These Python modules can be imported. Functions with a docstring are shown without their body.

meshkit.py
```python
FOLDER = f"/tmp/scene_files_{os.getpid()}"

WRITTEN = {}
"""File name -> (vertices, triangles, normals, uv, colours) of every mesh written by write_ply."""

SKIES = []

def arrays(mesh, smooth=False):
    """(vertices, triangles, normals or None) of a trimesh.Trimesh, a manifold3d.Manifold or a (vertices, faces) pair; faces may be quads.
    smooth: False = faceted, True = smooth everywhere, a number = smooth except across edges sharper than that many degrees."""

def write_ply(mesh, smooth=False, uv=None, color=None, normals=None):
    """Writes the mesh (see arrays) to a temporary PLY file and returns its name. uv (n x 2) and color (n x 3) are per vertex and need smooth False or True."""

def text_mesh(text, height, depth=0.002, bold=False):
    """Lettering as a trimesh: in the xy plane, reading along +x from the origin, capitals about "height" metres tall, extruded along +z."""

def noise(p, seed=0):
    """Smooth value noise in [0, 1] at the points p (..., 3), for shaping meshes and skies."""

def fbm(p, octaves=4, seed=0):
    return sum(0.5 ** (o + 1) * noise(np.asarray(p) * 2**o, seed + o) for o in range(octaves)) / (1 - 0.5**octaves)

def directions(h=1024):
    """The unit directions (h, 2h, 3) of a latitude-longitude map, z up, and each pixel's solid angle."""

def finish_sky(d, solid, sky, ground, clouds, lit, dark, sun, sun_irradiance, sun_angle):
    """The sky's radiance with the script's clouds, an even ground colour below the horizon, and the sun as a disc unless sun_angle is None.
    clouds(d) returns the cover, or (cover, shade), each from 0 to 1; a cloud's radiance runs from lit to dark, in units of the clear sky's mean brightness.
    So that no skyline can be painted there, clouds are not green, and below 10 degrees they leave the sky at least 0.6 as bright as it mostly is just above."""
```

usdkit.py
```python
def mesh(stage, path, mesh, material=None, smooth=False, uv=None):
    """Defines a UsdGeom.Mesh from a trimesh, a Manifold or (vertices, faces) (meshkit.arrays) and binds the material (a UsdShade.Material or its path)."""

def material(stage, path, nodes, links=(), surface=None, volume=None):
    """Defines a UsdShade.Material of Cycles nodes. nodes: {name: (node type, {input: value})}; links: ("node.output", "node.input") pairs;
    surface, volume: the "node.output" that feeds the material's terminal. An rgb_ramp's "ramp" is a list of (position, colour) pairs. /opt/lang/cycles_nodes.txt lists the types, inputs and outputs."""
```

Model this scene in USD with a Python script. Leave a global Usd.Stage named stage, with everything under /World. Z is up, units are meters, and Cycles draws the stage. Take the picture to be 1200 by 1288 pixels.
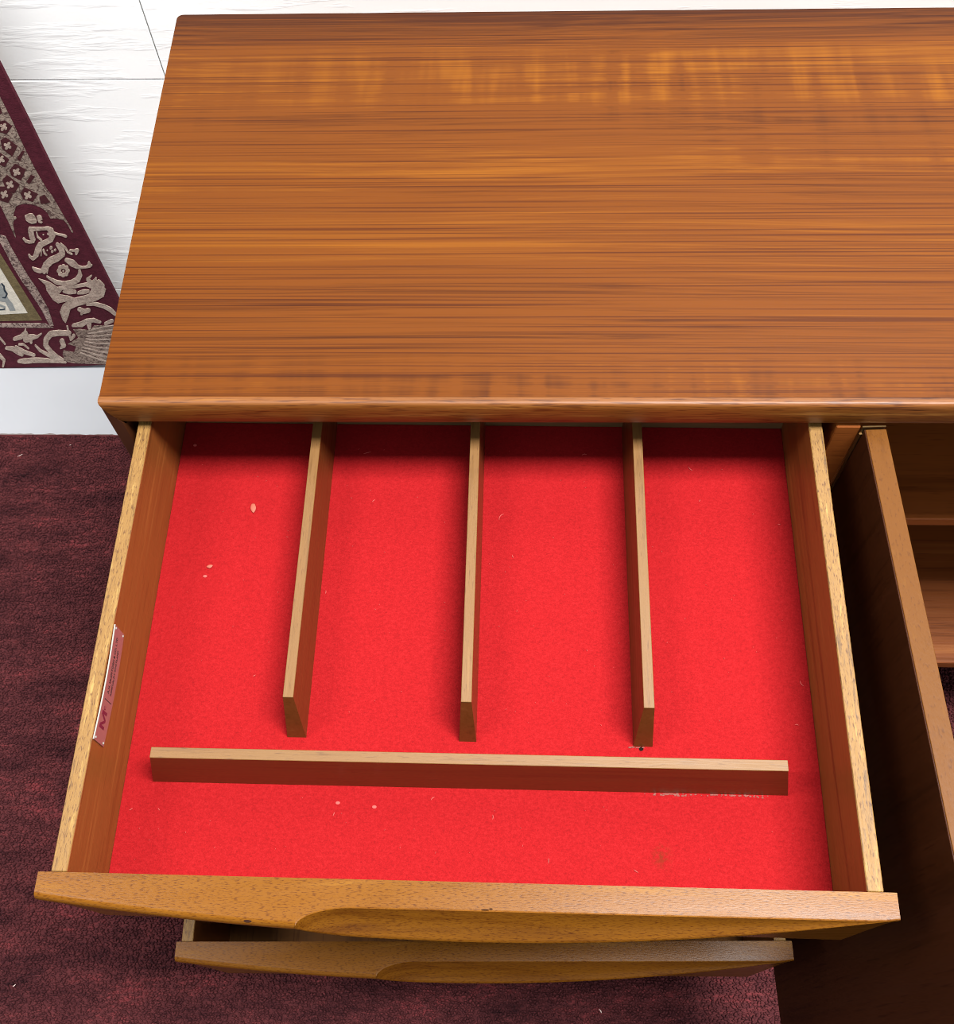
import json, math
import numpy as np, trimesh, shapely, meshkit, usdkit
from shapely.geometry import Polygon, box as sbox
from pxr import Usd, UsdGeom, UsdLux, UsdShade, Gf, Sdf, Vt

stage = Usd.Stage.CreateInMemory()
UsdGeom.SetStageUpAxis(stage, 'Z'); UsdGeom.SetStageMetersPerUnit(stage, 1.0)
UsdGeom.Xform.Define(stage, '/World'); UsdGeom.Scope.Define(stage, '/World/Looks')
T = .805                         # height of the sideboard's top above the carpet; most z values below are relative to it

# ------------------------------------------------------------------ camera
R = np.array([[0.99949335, 0.01854287, -0.02586909], [0.00466995, -0.88940693, -0.45709245], [-0.03148395, 0.45674006, -0.8890429]])
C = np.array([0.31455629, -0.45248509, 0.7060526 + T])
cam = UsdGeom.Camera.Define(stage, '/World/camera')
r, u, b = R[0], -R[1], -R[2]
# rows of R are the camera's right, down and forward axes in the world
cam.AddTransformOp().Set(Gf.Matrix4d(*[float(x) for x in (*r, 0, *u, 0, *b, 0, *C, 1)]))
cam.CreateHorizontalApertureAttr(36.0); cam.CreateVerticalApertureAttr(36.0 * 1288 / 1200)
cam.CreateFocalLengthAttr(42.12); cam.CreateClippingRangeAttr((.02, 100.))
cam.CreateExposureAttr(0.35)

# ------------------------------------------------------------------ light: two ceiling fittings of the shop and its soft ambience
dome = UsdLux.DomeLight.Define(stage, '/World/ambience'); dome.CreateIntensityAttr(.21); dome.CreateColorAttr(Gf.Vec3f(.94, .98, 1.05))
def ceiling_light(name, x, y, w, d, power, color):
    l = UsdLux.RectLight.Define(stage, '/World/' + name)
    l.CreateWidthAttr(w); l.CreateHeightAttr(d); l.CreateIntensityAttr(power); l.CreateColorAttr(Gf.Vec3f(*color)); l.CreateNormalizeAttr(False)
    l.AddTranslateOp().Set(Gf.Vec3d(x, y, T + 3.0))
ceiling_light('ceiling_light', 1.35, -.31, 1.6, .80, 70.0, (1, .985, .96))
ceiling_light('ceiling_light_001', -1.6, -.31, 1.2, .80, 24.0, (1, .985, .96))

# ------------------------------------------------------------------ helpers
used = {}
def prim_path(parent, name):
    base = parent if isinstance(parent, str) else str(parent.GetPath())
    k = base + '/' + name
    n = used.get(k, 0); used[k] = n + 1
    return k if n == 0 else f'{k}_{n:03d}'
def tag(p, label=None, cat=None, group=None, kind=None):
    p = p.GetPrim() if hasattr(p, 'GetPrim') else p
    for k, v in (('label', label), ('category', cat), ('group', group), ('kind', kind)):
        if v: p.SetCustomDataByKey(k, v)
    return p
def obj(name, mesh, m, parent='/World', smooth=False, **kw):
    p = usdkit.mesh(stage, prim_path(parent, name), mesh, m, smooth=smooth).GetPrim()
    return tag(p, **kw) if kw else p
def thing(name, loc=(0, 0, 0), rotz=0, **kw):
    x = UsdGeom.Xform.Define(stage, prim_path('/World', name))
    x.AddTranslateOp().Set(Gf.Vec3d(*loc))
    if rotz: x.AddRotateZOp().Set(math.degrees(rotz))
    return tag(x, **kw)
def place(p, loc, rotz):
    x = UsdGeom.Xformable(p); x.AddTranslateOp().Set(Gf.Vec3d(*loc)); x.AddRotateZOp().Set(math.degrees(rotz))
def cbox(x0, x1, y0, y1, z0, z1, c=.0008):
    """a box with small chamfers"""
    P = []
    for i, x in enumerate((x0, x1)):
        for j, y in enumerate((y0, y1)):
            for k, z in enumerate((z0, z1)):
                sx, sy, sz = c * (1 - 2 * i), c * (1 - 2 * j), c * (1 - 2 * k)
                P += [(x, y + sy, z + sz), (x + sx, y, z + sz), (x + sx, y + sy, z)]
    return trimesh.convex.convex_hull(np.array(P))
def hull(pts): return trimesh.convex.convex_hull(np.array(pts, float))
def join(*m): return trimesh.util.concatenate([trimesh.Trimesh(x.vertices, x.faces, process=False) for x in m])
def rings(secs, close=True):
    """loft of equal-length closed sections, capped"""
    secs = np.asarray(secs, float); n, k = secs.shape[:2]; v = secs.reshape(-1, 3); f = []
    for i in range(n - 1):
        for j in range(k):
            a, b_ = i * k + j, i * k + (j + 1) % k
            f += [(a, b_, b_ + k), (a, b_ + k, a + k)]
    for i in (0, n - 1):                                       # caps
        s = secs[i]; axis = np.argmin(np.ptp(s, axis=0)); keep = [q for q in range(3) if q != axis]
        t = trimesh.creation.triangulate_polygon(Polygon(s[:, keep]), engine='earcut')
        pts = s[:, keep]
        idx = [int(np.argmin(((pts - q) ** 2).sum(1))) for q in t[0]]
        f += [tuple(i * k + idx[q] for q in tri) for tri in t[1]]
    m = trimesh.Trimesh(v, f, process=True); trimesh.repair.fix_normals(m); return m

def lin(*c): return tuple(((x / 255 / 12.92) if x / 255 <= .04045 else ((x / 255 + .055) / 1.055) ** 2.4) for x in c)

# ------------------------------------------------------------------ materials
def mat(name, nodes, links, surface): return usdkit.material(stage, '/World/Looks/' + name, nodes, links, surface)
def wood(name, cols, along='x', big=(1.3, 16), mid=(2.2, 75), pore=(22, 420), pore_amt=.5, rough=(.32, .5), fiddle=0., spec=.35, bump=.15, warp=.02, pore_th=(.60, .72), coat=0., tint=(.74, .72, .48), ramp=(.32, .47, .57, .70)):
    """procedural timber: cols = dark, middle, light (linear), grain running along x, y or z of the object"""
    ax = 'xyz'.index(along); cols = [tuple(k * x * .79 for k, x in zip(tint, c_)) for c_ in cols]
    def scale(a, c_):
        s = [c_, c_, c_]; s[ax] = a; return tuple(s)
    n = {'tc': ('texture_coordinate', {}),
         'wn': ('noise_texture', {'scale': 1.0, 'detail': 1.0}), 'wm': ('mapping', {'scale': scale(1.6, 3.5)}),
         'ws': ('mix_color', {'blend_type': 'mix', 'fac': 1.0}), 
         'wo': ('mapping', {'scale': tuple(0 if i == ax else warp for i in range(3)), 'location': tuple(0 if i == ax else -warp * .5 for i in range(3))}),
         'add': ('mix_color', {'blend_type': 'add', 'fac': 1.0, 'use_clamp': False, 'use_clamp_result': False}),
         'm1': ('mapping', {'scale': scale(*big)}), 'n1': ('noise_texture', {'scale': 1.0, 'detail': 3.0, 'roughness': .6}),
         'm2': ('mapping', {'scale': scale(*mid)}), 'n2': ('noise_texture', {'scale': 1.0, 'detail': 4.0, 'roughness': .65}),
         'm3': ('mapping', {'scale': scale(*pore)}), 'n3': ('noise_texture', {'scale': 1.0, 'detail': 2.0}),
         'mx': ('math', {'math_type': 'multiply_add', 'value2': .5}), 'mh': ('math', {'math_type': 'multiply', 'value2': .5}),
         'rp': ('rgb_ramp', {'ramp': [(ramp[0], cols[0]), (ramp[1], cols[1]), (ramp[2], cols[1]), (ramp[3], cols[2])]}),
         'pr': ('map_range', {'from_min': pore_th[0], 'from_max': pore_th[1], 'to_min': 0, 'to_max': pore_amt, 'clamp': True}),
         'dk': ('mix_color', {'blend_type': 'multiply', 'b': (.36, .23, .13)}),
         'ro': ('map_range', {'from_min': .3, 'from_max': .7, 'to_min': rough[0], 'to_max': rough[1], 'clamp': True}),
         'bp': ('bump', {'strength': bump, 'distance': .0008, 'invert': True}),
         'p': ('principled_bsdf', {'specular_ior_level': spec, 'coat_weight': coat, 'coat_roughness': .25})}
    l = [('tc.object', 'wm.vector'), ('wm.vector', 'wn.vector'), ('wn.color', 'wo.vector'), ('tc.object', 'add.a'), ('wo.vector', 'add.b'),
         ('add.result', 'm1.vector'), ('m1.vector', 'n1.vector'), ('add.result', 'm2.vector'), ('m2.vector', 'n2.vector'), ('tc.object', 'm3.vector'), ('m3.vector', 'n3.vector'),
         ('n1.fac', 'mh.value1'), ('n2.fac', 'mx.value1'), ('mh.value', 'mx.value3'), ('pr.result', 'dk.fac'), ('n3.fac', 'pr.value'),
         ('n2.fac', 'ro.value'), ('ro.result', 'p.roughness'), ('n3.fac', 'bp.height'), ('bp.normal', 'p.normal')]
    del n['ws']
    src = 'mx.value'
    if fiddle:
        # cross bands ("fiddleback") that run across the grain where the veneer has them, and its darker and lighter strips
        n |= {'f1': ('mapping', {'scale': scale(46, 6)}), 'fn': ('noise_texture', {'scale': 1.0, 'detail': 2.0, 'distortion': .25}),
              'f2': ('mapping', {'scale': scale(1.6, 9), 'location': (3.1, 1.7, 0)}), 'fm': ('noise_texture', {'scale': 1.0, 'detail': 1.0}),
              'fr': ('map_range', {'from_min': .42, 'from_max': .62, 'to_min': 0, 'to_max': fiddle, 'clamp': True}),
              'sy': ('separate_xyz', {}), 'sx': ('math', {'math_type': 'multiply', 'value2': 1 / .43}),
              'fy': ('rgb_ramp', {'ramp': [(0, (.9,) * 3), (.06, (.8,) * 3), (.13, (0,) * 3), (.46, (0,) * 3), (.55, (.7,) * 3), (.63, (.15,) * 3), (.70, (.35,) * 3), (.77, (1,) * 3), (.86, (.8,) * 3), (.91, (0,) * 3), (1, (0,) * 3)]}),
              'ty': ('rgb_ramp', {'ramp': [(0, (.52,) * 3), (.10, (.50,) * 3), (.14, (.44,) * 3), (.22, (.50,) * 3), (.26, (.40,) * 3), (.31, (.46,) * 3), (.36, (.56,) * 3), (.48, (.56,) * 3), (.58, (.60,) * 3), (.65, (.46,) * 3), (.68, (.40,) * 3), (.73, (.52,) * 3), (.85, (.58,) * 3), (.895, (.44,) * 3), (.91, (.14,) * 3), (1, (.02,) * 3)]}),
              'ts': ('math', {'math_type': 'multiply_add', 'value2': .42, 'value3': -.21}), 'tb': ('math', {'math_type': 'add'}),
              'fs': ('math', {'math_type': 'subtract', 'value2': .5}), 'fx': ('math', {'math_type': 'multiply'}), 'fz': ('math', {'math_type': 'multiply'}), 'fa': ('math', {'math_type': 'add'})}
        l += [('tc.object', 'f1.vector'), ('f1.vector', 'fn.vector'), ('tc.object', 'f2.vector'), ('f2.vector', 'fm.vector'), ('fm.fac', 'fr.value'),
              ('add.result', 'sy.vector'), ('sy.y', 'sx.value1'), ('sx.value', 'fy.fac'), ('sx.value', 'ty.fac'), ('ty.color', 'ts.value1'),
              ('fn.fac', 'fs.value1'), ('fs.value', 'fx.value1'), ('fr.result', 'fx.value2'), ('fx.value', 'fz.value1'), ('fy.color', 'fz.value2'),
              ('mx.value', 'fa.value1'), ('fz.value', 'fa.value2'), ('fa.value', 'tb.value1'), ('ts.value', 'tb.value2')]
        src = 'tb.value'
    l += [(src, 'rp.fac'), ('rp.color', 'dk.a'), ('dk.result', 'p.base_color')]
    return mat(name, n, l, 'p.BSDF')

TEAK_TOP = wood('teak_veneer', (lin(70, 30, 12), lin(112, 58, 21), lin(146, 86, 33)), 'x', big=(.45, 9), mid=(1.0, 210), pore=(2.4, 560), pore_amt=.72, rough=(.30, .40), fiddle=.7, warp=.042, bump=.05, ramp=(.29, .46, .53, .73), pore_th=(.53, .66), spec=.13, tint=(.71, .70, .15))
TEAK_EDGE = wood('teak_lipping', (lin(78, 40, 16), lin(120, 72, 33), lin(156, 108, 60)), 'x', big=(2, 60), mid=(9, 220), pore=(46, 640), pore_amt=.7, rough=(.35, .5), bump=.25, spec=.3, tint=(.9, .85, .5), ramp=(.36, .46, .54, .64), pore_th=(.54, .66))
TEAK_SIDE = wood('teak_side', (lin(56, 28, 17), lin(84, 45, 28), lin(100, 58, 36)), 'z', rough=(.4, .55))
DRAWER_SIDE = wood('drawer_side_timber', (lin(112, 60, 32), lin(146, 82, 45), lin(170, 102, 58)), 'y', big=(1.2, 34), mid=(4, 170), pore=(30, 500), pore_amt=.3, ramp=(.36, .46, .54, .64), rough=(.34, .45), bump=.05)
RAW_EDGE = wood('raw_drawer_edge', (lin(88, 58, 26), lin(144, 106, 60), lin(178, 144, 94)), 'y', big=(12, 220), mid=(50, 600), pore=(190, 1200), pore_amt=.85, rough=(.5, .65), bump=.3, pore_th=(.56, .66), ramp=(.36, .46, .54, .64))
DIVIDER = wood('divider_timber', (lin(88, 46, 25), lin(112, 58, 32), lin(124, 68, 40)), 'y', big=(1.5, 60), mid=(4, 180), pore=(40, 600), pore_amt=.25, rough=(.26, .36), bump=.04)
DIVIDER_TOP = wood('divider_edge', (lin(104, 70, 40), lin(130, 92, 56), lin(146, 108, 72)), 'y', big=(6, 90), mid=(20, 400), pore=(90, 900), pore_amt=.5, rough=(.42, .55), bump=.12)
CROSSBAR = wood('crossbar_timber', (lin(88, 46, 25), lin(112, 58, 32), lin(124, 68, 40)), 'x', big=(1.5, 60), mid=(4, 180), pore=(40, 600), pore_amt=.25, rough=(.26, .36), bump=.04)
CROSSBAR_TOP = wood('crossbar_edge', (lin(104, 70, 40), lin(130, 92, 56), lin(146, 108, 72)), 'x', big=(6, 90), mid=(20, 400), pore=(90, 900), pore_amt=.5, rough=(.42, .55), bump=.12)
FRONT = wood('drawer_front_timber', (lin(100, 55, 18), lin(128, 79, 31), lin(146, 97, 44)), 'x', big=(3, 30), mid=(12, 140), pore=(280, 1500), pore_amt=.75, rough=(.26, .36), bump=.1, spec=.12, tint=(.74, .72, .22), warp=.06, pore_th=(.53, .66))
DOOR_EDGE = wood('door_edge_timber', (lin(104, 62, 32), lin(124, 78, 42), lin(136, 90, 52)), 'y', big=(4, 40), mid=(60, 260), pore=(240, 620), pore_amt=.4, rough=(.4, .5), bump=.15, spec=.12, tint=(.56, .50, .14))
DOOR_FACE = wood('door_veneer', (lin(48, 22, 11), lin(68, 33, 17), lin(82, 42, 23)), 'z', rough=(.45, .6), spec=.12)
INSIDE = wood('cabinet_inside_veneer', tint=(2.2, 2.0, 1.1), spec=.2, cols= (lin(70, 36, 19), lin(98, 54, 28), lin(116, 70, 40)), along='x', big=(.9, 12), mid=(2, 60), rough=(.4, .52))
BOTTOM = wood('cabinet_bottom_veneer', (lin(76, 38, 20), lin(110, 60, 32), lin(132, 80, 46)), 'x', big=(.6, 26), mid=(1.4, 90), tint=(1.25, 1.15, .7), spec=.25, rough=(.35, .45), ramp=(.38, .46, .53, .62))
DRAWER_BASE = wood('drawer_base_timber', (lin(90, 56, 30), lin(116, 74, 40), lin(130, 88, 52)), 'y', rough=(.6, .7), spec=.1)
BACK_PALE = wood('drawer_back_timber', (lin(112, 88, 66), lin(132, 108, 86), lin(142, 118, 96)), 'x', rough=(.5, .6))

def plain(name, color, rough=.5, **kw):
    return mat(name, {'p': ('principled_bsdf', {'base_color': color, 'roughness': rough, **kw})}, [], 'p.BSDF')
BRASS = plain('dull_brass', lin(120, 96, 62), .45, metallic=1.0)
DARK = plain('dark_gap', lin(24, 18, 15), .95, specular_ior_level=0.0)

# red felt, with its one brown stain (a mark with a place of its own)
FELT = mat('red_felt', {'tc': ('texture_coordinate', {}),
    'm1': ('mapping', {'scale': (900, 900, 900)}), 'n1': ('noise_texture', {'scale': 1.0, 'detail': 3.0, 'roughness': .6}),
    'm2': ('mapping', {'scale': (330, 460, 330)}), 'n2': ('noise_texture', {'scale': 1.0, 'detail': 4.0, 'roughness': .7}),
    'sum': ('math', {'math_type': 'multiply_add', 'value2': .5}), 'half': ('math', {'math_type': 'multiply', 'value2': .5}),
    'rp': ('rgb_ramp', {'ramp': [(.34, lin(112, 12, 15)), (.5, lin(129, 15, 18)), (.66, lin(138, 23, 26))]}),
    'ms': ('mapping', {'mapping_type': 'point', 'location': (-.4122 / .009, -.0324 / .012, 0), 'scale': (1 / .009, 1 / .012, 0)}),
    'gs': ('gradient_texture', {'gradient_type': 'spherical'}), 'mn': ('mapping', {'scale': (330, 330, 330)}), 'ns': ('noise_texture', {'scale': 1.0, 'detail': 2.0}),
    'nr': ('map_range', {'from_min': .42, 'from_max': .6, 'to_min': .05, 'to_max': .95, 'clamp': True}), 'sm': ('math', {'math_type': 'multiply'}),
    'st': ('mix_color', {'blend_type': 'mix', 'b': lin(96, 30, 14)}),
    'bp': ('bump', {'strength': .5, 'distance': .0008}),
    'p': ('principled_bsdf', {'roughness': .95, 'specular_ior_level': .1, 'sheen_weight': .06, 'sheen_roughness': .5, 'sheen_tint': (1, .2, .2)})},
    [('tc.object', 'm1.vector'), ('m1.vector', 'n1.vector'), ('tc.object', 'm2.vector'), ('m2.vector', 'n2.vector'), ('n1.fac', 'sum.value1'), ('n2.fac', 'half.value1'), ('half.value', 'sum.value3'),
     ('sum.value', 'rp.fac'), ('tc.object', 'ms.vector'), ('ms.vector', 'gs.vector'), ('tc.object', 'mn.vector'), ('mn.vector', 'ns.vector'), ('ns.fac', 'nr.value'), ('gs.fac', 'sm.value1'), ('nr.result', 'sm.value2'),
     ('sm.value', 'st.fac'), ('rp.color', 'st.a'), ('st.result', 'p.base_color'), ('n1.fac', 'bp.height'), ('bp.normal', 'p.normal')], 'p.BSDF')

def carpet(name, bumpy):
    return mat(name, {'g': ('geometry', {}),
        'm1': ('mapping', {'scale': (8, 24, 8)}), 'n1': ('noise_texture', {'scale': 1.0, 'detail': 3.0, 'roughness': .6}),
        'm2': ('mapping', {'scale': (70, 230, 230)}), 'n2': ('noise_texture', {'scale': 1.0, 'detail': 2.0}),
        'm3': ('mapping', {'scale': (1200, 1200, 1200)}), 'n3': ('noise_texture', {'scale': 1.0, 'detail': 1.0}),
        'a': ('math', {'math_type': 'multiply_add', 'value2': .45}), 'h': ('math', {'math_type': 'multiply', 'value2': .55}),
        'rp': ('rgb_ramp', {'ramp': [(.30, lin(38, 16, 20)), (.44, lin(62, 28, 31)), (.56, lin(80, 38, 40)), (.68, lin(112, 48, 51))]}),
        'bp': ('bump', {'strength': .6 if bumpy else .25, 'distance': .001}),
        'p': ('principled_bsdf', {'roughness': .95, 'specular_ior_level': .12})},
        [('g.position', 'm1.vector'), ('m1.vector', 'n1.vector'), ('g.position', 'm2.vector'), ('m2.vector', 'n2.vector'), ('g.position', 'm3.vector'), ('m3.vector', 'n3.vector'),
         ('n2.fac', 'a.value1'), ('n1.fac', 'h.value1'), ('h.value', 'a.value3'), ('a.value', 'rp.fac'), ('rp.color', 'p.base_color'), ('n3.fac', 'bp.height'), ('bp.normal', 'p.normal')], 'p.BSDF')
PILE = carpet('carpet_loops', False); CARPET = carpet('carpet_ground', True)

def paint(name, col, bump, rough, sc=(9, 9, 60)):
    return mat(name, {'g': ('geometry', {}), 'm1': ('mapping', {'scale': sc}), 'n1': ('noise_texture', {'scale': 1.0, 'detail': 4.0, 'roughness': .6, 'distortion': .2}),
        'mr': ('map_range', {'from_min': .52, 'from_max': .75, 'to_min': 0, 'to_max': 1, 'clamp': True}),
        'm2': ('mapping', {'scale': (5, 5, 12)}), 'n2': ('noise_texture', {'scale': 1.0, 'detail': 2.0}),
        'rp': ('rgb_ramp', {'ramp': [(.3, tuple(.93 * x for x in col)), (.7, col)]}),
        'bp': ('bump', {'strength': bump, 'distance': .003}), 'p': ('principled_bsdf', {'roughness': rough, 'specular_ior_level': .4})},
        [('g.position', 'm1.vector'), ('m1.vector', 'n1.vector'), ('n1.fac', 'mr.value'), ('mr.result', 'bp.height'), ('bp.normal', 'p.normal'), ('g.position', 'm2.vector'), ('m2.vector', 'n2.vector'), ('n2.fac', 'rp.fac'), ('rp.color', 'p.base_color')], 'p.BSDF')
WALL = paint('white_wall_paint', lin(246, 247, 245), .16, .42)
WALL_LOW = paint('white_skirting_paint', lin(160, 162, 166), .12, .3, (10, 10, 16))

def weave(name, col, var=.35, veins=None):
    d = tuple(x * (1 - var) for x in col); e = tuple(min(1, x * (1 + var)) for x in col)
    n = {'g': ('geometry', {}), 'm1': ('mapping', {'scale': (420, 420, 900)}), 'n1': ('noise_texture', {'scale': 1.0, 'detail': 2.0}),
        'm2': ('mapping', {'scale': (90, 90, 110)}), 'n2': ('noise_texture', {'scale': 1.0, 'detail': 3.0, 'roughness': .7}),
        'a': ('math', {'math_type': 'multiply_add', 'value2': .5}), 'h': ('math', {'math_type': 'multiply', 'value2': .5}),
        'rp': ('rgb_ramp', {'ramp': [(.36, d), (.5, col), (.64, e)]}), 'bp': ('bump', {'strength': .5, 'distance': .0008}),
        'p': ('principled_bsdf', {'roughness': .95, 'specular_ior_level': .1})}
    l = [('g.position', 'm1.vector'), ('m1.vector', 'n1.vector'), ('g.position', 'm2.vector'), ('m2.vector', 'n2.vector'), ('n1.fac', 'a.value1'), ('n2.fac', 'h.value1'), ('h.value', 'a.value3'), ('a.value', 'rp.fac'), ('n1.fac', 'bp.height'), ('bp.normal', 'p.normal')]
    if veins:
        amt, size, dark = veins                                  # dark threads that wind through the wool
        n |= {'m3': ('mapping', {'scale': (size, size, size)}), 'n3': ('noise_texture', {'scale': 1.0, 'detail': 1.0, 'distortion': .8}), 'v1': ('math', {'math_type': 'subtract', 'value2': .5}), 'v2': ('math', {'math_type': 'absolute'}),
              'v3': ('map_range', {'from_min': .018, 'from_max': .05, 'to_min': amt, 'to_max': 0, 'clamp': True}), 'vm': ('mix_color', {'blend_type': 'mix', 'b': dark})}
        l += [('g.position', 'm3.vector'), ('m3.vector', 'n3.vector'), ('n3.fac', 'v1.value1'), ('v1.value', 'v2.value1'), ('v2.value', 'v3.value'), ('v3.result', 'vm.fac'), ('rp.color', 'vm.a'), ('vm.result', 'p.base_color')]
    else: l.append(('rp.color', 'p.base_color'))
    return mat(name, n, l, 'p.BSDF')

# ------------------------------------------------------------------ the setting: carpeted floor and boarded wall
YW = .625                                                       # face of the wall
FZ = -.009                                                      # the bare floor lies a carpet's thickness lower
obj('floor', cbox(-2.2, 3.0, -2.4, YW + .02, -.04, FZ), WALL_LOW, kind='structure', label='bare white painted floor along the wall behind the carpet', cat='floor')
CE = .4585                                                      # back edge of the carpet
floor = thing('carpet', (0, 0, 0), label='dark maroon mottled loop-pile carpet under the sideboard', cat='carpet')
obj('carpet_backing', cbox(-2.2, 3.0, -2.4, CE, FZ + .0003, .001, .0006), CARPET, floor)
er = np.random.default_rng(5); xe = np.arange(-.9, 1.4, .006)
pts = [(x, CE - .0006) for x in xe] + [(x, CE + .0028 + er.normal(0, .0007) + (.006 if er.random() < .012 else 0)) for x in xe[::-1]]
m = trimesh.creation.extrude_polygon(Polygon(pts).buffer(0), .007, engine='earcut'); m.apply_translation((0, 0, FZ + .0004))
obj('carpet_edge', m, plain('carpet_cut_edge', lin(104, 92, 88), .9), floor, label='frayed grey cut edge of the carpet')
rng = np.random.default_rng(7)
px_, py_ = .0044, .0031
gx, gy = np.meshgrid(np.arange(-.78, 1.15, px_), np.arange(-.78, CE - .002, py_))
gx = gx + (np.arange(gx.shape[0]) % 2)[:, None] * px_ * .5
keep = (gx > -.78) & ~((gx > .66) & (gy < -.62))
n_ = int(keep.sum())
pos = np.stack([gx[keep] + rng.normal(0, .0012, n_), gy[keep] + rng.normal(0, .0007, n_), .0012 + rng.uniform(-.0004, .0010, n_)], 1)
pi = UsdGeom.PointInstancer.Define(stage, prim_path(floor, 'carpet_pile'))
protos = UsdGeom.Scope.Define(stage, str(pi.GetPath()) + '/loops')
ids = []
for k in range(3):
    s = trimesh.creation.icosphere(subdivisions=1, radius=1.0); v = s.vertices * np.array([.0026, .0015, .0028])
    v[:, 2] += .0012 * np.cos(s.vertices[:, 0] * 1.5) - .0006; v[:, 1] += (.0003 * (k - 1)) * s.vertices[:, 0]
    q = usdkit.mesh(stage, f'{protos.GetPath()}/loop_{k:03d}' if k else f'{protos.GetPath()}/loop', trimesh.Trimesh(v, s.faces), PILE, smooth=True); ids.append(q.GetPath())
pi.CreatePrototypesRel().SetTargets(ids)
pi.CreateProtoIndicesAttr(Vt.IntArray.FromNumpy(rng.integers(0, 3, n_).astype(np.int32)))
pi.CreatePositionsAttr(Vt.Vec3fArray.FromNumpy(pos.astype(np.float32)))
ang = rng.normal(0, .75, n_)
pi.CreateOrientationsAttr(Vt.QuathArray([Gf.Quath(float(math.cos(a / 2)), 0, 0, float(math.sin(a / 2))) for a in ang]))
sc_ = rng.uniform(.65, 1.2, (n_, 1)) * np.ones((1, 3)); pi.CreateScalesAttr(Vt.Vec3fArray.FromNumpy(sc_.astype(np.float32)))
tag(pi, kind='stuff')

wall = thing('wall_back', kind='structure', label='white painted wall of wide rough boards behind the sideboard', cat='wall')
obj('wall_backing', cbox(-2.2, 3.0, YW + .008, YW + .05, FZ, 2.6), DARK, wall)
g = .0008
for x0, x1, z0, z1 in ((-2.2, -.1075 - g, -.2475 + g, 1.7), (-.1075 + g, 3.0, -.2475 + g, 1.7), (-2.2, 3.0, -.648 + g, -.2475 - g), (-2.2, 3.0, FZ - T + .0004, -.648 - g)):
    obj('board', cbox(x0, x1, YW, YW + .0085, T + z0, T + z1, .0006), WALL, wall)

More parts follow.
